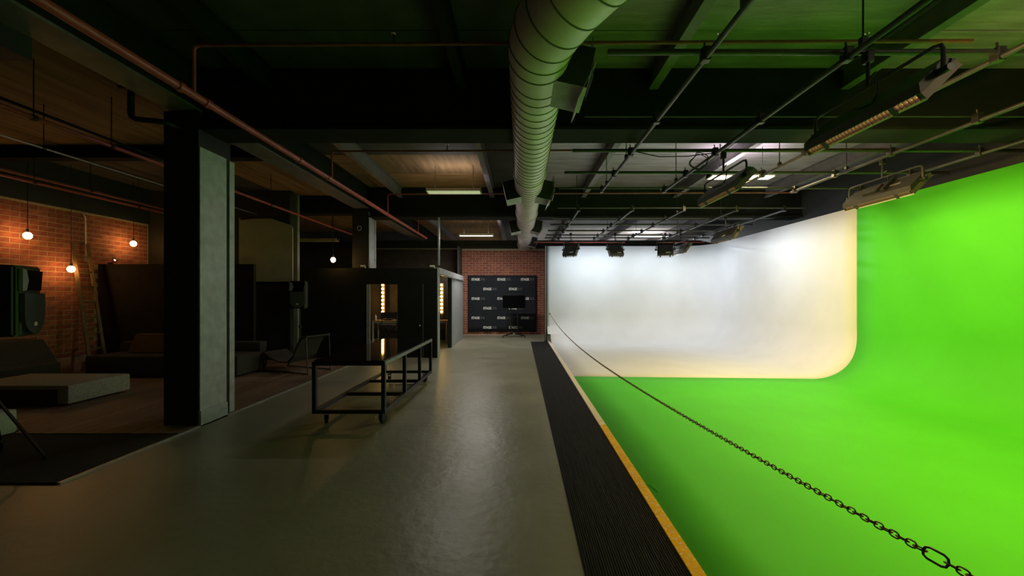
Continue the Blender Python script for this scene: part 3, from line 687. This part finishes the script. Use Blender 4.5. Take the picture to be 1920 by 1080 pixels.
# pendant bulbs
def bulb(label, p, ztop, wallx=None):
    t = thing('pendant_bulb', label, 'light bulb', p, 0, 'bare hanging bulbs')
    MB().sphere((0, 0, 0), .058, 14, (1, 1, 1.1)).done('glass_bulb', 'bulb', t, True)
    MB().cyl((0, 0, .05), (0, 0, .12), .02, 10).done('socket', 'steel', t)
    MB().cyl((0, 0, .12), (0, 0, ztop-p[2]), .006, 6).done('cord', 'rubber', t)
bulb('glowing bare bulb nearest the left frame edge, on the brick wall', (-8.86, 6.91, 2.685), 4.2)
bulb('lowest glowing bare bulb, beside the ladder top', (-8.86, 7.58, 2.13), 4.2)
bulb('glowing bare bulb above the partition end', (-8.86, 8.80, 2.80), 4.2)
bulb('single glowing bulb above the black dressing room wall', (-4.70, 9.66, 2.51), 4.2)
wsp = thing('clip_spotlight', 'small clip lamp on the partition top below the conduit', 'lamp', (-8.9, 8.34, 2.29))
MB().box(-.03, .03, -.03, .03, 0, .04).done('clip', 'steel', wsp)
MB().cyl((0, 0, .05), (.10, 0, .09), .025, 12, .06).done('shade', 'red', wsp, True)
MB().sphere((.085, 0, .082), .028, 10).done('lamp_bulb', 'fluoro_far', wsp, True)

# ------------------------------------------------------------------ dressing room contents
def vstrip(label, x):
    t = thing('mirror_light', label, 'light', (x, 13.75, .92), 0, 'columns of mirror bulbs')
    MB().box(-.06, .06, .0, .04, .02, 1.14).cyl((0, 0, -.17), (0, 0, .02), .015).done('strip_base', 'vanity_base', t)
    me = None
    for k in range(8):
        if me is None:
            o = MB().sphere((0, 0, 0), .042, 12).done('bulb', 'vanity', t, True); me = o.data
        else:
            o = bpy.data.objects.new('bulb', me); COL.objects.link(o); o.parent = t
        o.location = (0, -.055, .115+.137*k)
vstrip('column of round mirror bulbs seen through the front doorway', -4.90)
vstrip('column of round mirror bulbs seen through the side doorway', -2.80)
def vtable(label, x0, x1):
    t = thing('vanity_table', label, 'table', ((x0+x1)/2, 13.55, 0), 0, 'vanity tables'); h = (x1-x0)/2
    B('top', 'tabletop', t, -h, h, -.28, .3, .715, .75, bev=.004)
    for a in (-h+.03, h-.03):
        for b_ in (-.25, .25): MB().box(a-.022, a+.022, b_-.022, b_+.022, 0, .715).done('leg', 'pale', t)
        MB().box(a-.018, a+.018, -.25, .25, .05, .085).done('stretcher', 'pale', t)
    MB().box(-h+.03, h-.03, -.265, -.235, .67, .715).done('apron', 'pale', t)
vtable('white legged vanity table seen through the front doorway', -5.12, -3.9)
vtable('white legged vanity table seen through the side doorway', -3.6, -2.52)
dc = thing('director_chair', 'tall black folding chair inside the front doorway', 'chair', (-4.45, 12.9, 0))
MB().box(-.24, .24, -.2, .2, .62, .65, bev=.01).done('seat', 'fab_dark', dc)
MB().box(-.25, .25, .17, .19, .85, 1.05, bev=.008).done('backrest', 'fab_dark', dc)
for s in (-1, 1):
    for yy in (-.19, .19): MB().bar((s*.24, yy, 0.02), (-s*.24, yy, .62), .025, .02).done('cross_leg', 'steel', dc)
    MB().bar((s*.25, .18, .6), (s*.25, .18, 1.06), .022, .022).done('back_post', 'steel', dc)
    MB().bar((s*.24, -.2, .02), (s*.24, .2, .02), .025, .02).done('foot_rail', 'steel', dc)
bt = thing('bottle', 'small pale bottle on the front vanity table', 'bottle', (-5.04, 13.4, .75))
MB().cyl((0, 0, 0), (0, 0, .13), .035, 12).cyl((0, 0, .13), (0, 0, .16), .035, 12, .014).done('body', 'pale', bt, True)
MB().cyl((0, 0, .16), (0, 0, .20), .016, 10).done('pump', 'pale', bt, True)
tag(B('make_up_case', 'plastic', None, -4.78, -4.5, 13.4, 13.6, .75, .80, bev=.008), 'flat black case lying on the front vanity table', 'case')
ps = thing('wall_print', 'black and white abstract print on the dressing room back wall', 'print', (-4.35, 13.94, 1.0))
B('board', 'brownwall', ps, -.18, .22, -.02, .0, 0, .98)
MB().prism([(0, .05), (.10, .05), (.06, .42)], 'y', -.024, -.02).prism([(-.08, .55), (.12, .62), (.16, .58), (.0, .50)], 'y', -.024, -.02).prism([(-.1, .72), (.06, .86), (.1, .82), (-.04, .70)], 'y', -.024, -.02).done('pale_shapes', 'print_g', ps)
# security cameras, ring
def camera_unit(label, p, s):
    t = thing('security_camera', label, 'camera', p, 0, 'security cameras')
    MB().box(-.06, .06, -.035, .035, 0, .05, bev=.01).done('body', 'pale', t)
    MB().cyl((s*-.055, 0, .025), (s*-.09, 0, .022), .02, 10).done('lens', 'plastic', t)
    MB().cyl((s*.06, .0, -.03), (s*.06, 0, .0), .02, 8).done('mount', 'pale', t)
camera_unit('small white security camera on the corner of the dressing room', (-2.28, 9.98, 2.35), 1)
camera_unit('small white security camera at the foot of the far column', (-4.06, 9.93, 2.35), 1)
rg = []
for k in range(16): rg.append((-4.17+.05*math.cos(k*math.pi/8), 9.965, 3.36+.06*math.sin(k*math.pi/8)))
tag(MB().path(rg, .010, 6, True).done('wall_ring', 'clad'), 'small pale ring on the face of the far column', 'ring')

# ------------------------------------------------------------------ banner and television
bn = thing('backdrop_banner', 'black press backdrop with repeated STAGE35 print on the brick wall', 'banner', (0, YB-.06, 0))
b = MB(); nx, nz = 40, 10
vv = [[b.bm.verts.new((-2.13+2.80*i/nx, .012*math.sin(i*.9+j*.3)*(1-j/nz*.7), .14+2.29*j/nz-.012*math.sin(i*.7)*(1 if j == 0 else 0)-(.01 if i in (0, nx) else 0))) for j in range(nz+1)] for i in range(nx+1)]
for i in range(nx):
    for j in range(nz): b.bm.faces.new((vv[i][j], vv[i+1][j], vv[i+1][j+1], vv[i][j+1]))
cl = b.done('cloth', 'banner', bn, True)
md = cl.modifiers.new('solid', 'SOLIDIFY'); md.thickness = .004
MB().cyl((-2.14, 0.01, 2.43), (.68, .01, 2.43), .014, 8).done('top_pole', 'steel', bn)
def text_mesh(s, size, off, m, width):
    cu = bpy.data.curves.new('print', 'FONT'); cu.body = s; cu.size = size; cu.offset = off; cu.extrude = .0015; cu.space_character = .92
    o = bpy.data.objects.new('print', cu); COL.objects.link(o)
    bpy.context.view_layer.update()
    me = bpy.data.meshes.new_from_object(o.evaluated_get(bpy.context.evaluated_depsgraph_get()))
    bpy.data.objects.remove(o)
    xs = [v.co.x for v in me.vertices]; k = width/(max(xs)-min(xs)); x_ = min(xs)
    for v in me.vertices: v.co.x = (v.co.x-x_)*k
    me.materials.clear(); me.materials.append(M[m]); return me
t1 = text_mesh('STAGE', .135, .006, 'print_w', .335); t2 = text_mesh('35', .135, -.001, 'print_g', .19)
for r_, py in enumerate((526, 544, 562, 580, 598, 616)):
    for pxx in ((896.5, 944.8, 989) if r_ % 2 == 0 else (918.5, 966.5)):
        X_ = (pxx-975)/720*(YB-.06); Z_ = CAMZ+(555-py)/720*(YB-.06)
        for me, dx in ((t1, -.27), (t2, .085)):
            o = bpy.data.objects.new('printed_word' if me is t1 else 'printed_number', me); COL.objects.link(o); o.parent = bn
            o.location = (X_+dx, -.024, Z_); o.rotation_euler = (R(90), 0, 0)
tv = thing('television', 'black flat television on a two pole wheeled stand in front of the banner', 'television', (-.235, 14.95, 0))
MB().box(-.45, .45, -.03, .03, 1.12, 1.64, bev=.008).done('cabinet', 'plastic', tv)
B('screen', 'screen', tv, -.435, .435, -.034, -.03, 1.14, 1.625)
for x_ in (-.13, .14): MB().cyl((x_, .04, .12), (x_, .04, 1.5), .022, 10).done('pole', 'steel', tv, True)
MB().box(-.2, .2, .0, .08, .10, .15).box(-.3, .3, .02, .06, .78, .8).done('crossbar', 'steel', tv)
for (a, b_) in ((-.42, -.30), (.42, -.30), (-.30, .34), (.30, .34)):
    l = MB().bar((a*.3, .04, .12), (a, b_, .075), .05, .03).done('foot', 'steel', tv)
    MB().cyl((a-.015, b_, .035), (a+.015, b_, .035), .035, 10).done('castor', 'rubber', l)
MB().box(-.16, .16, .03, .05, 1.25, 1.5).done('wall_bracket', 'steel', tv)
B('white_label', 'pale', tv, -.03, .03, -.005, .0, .11, .15)
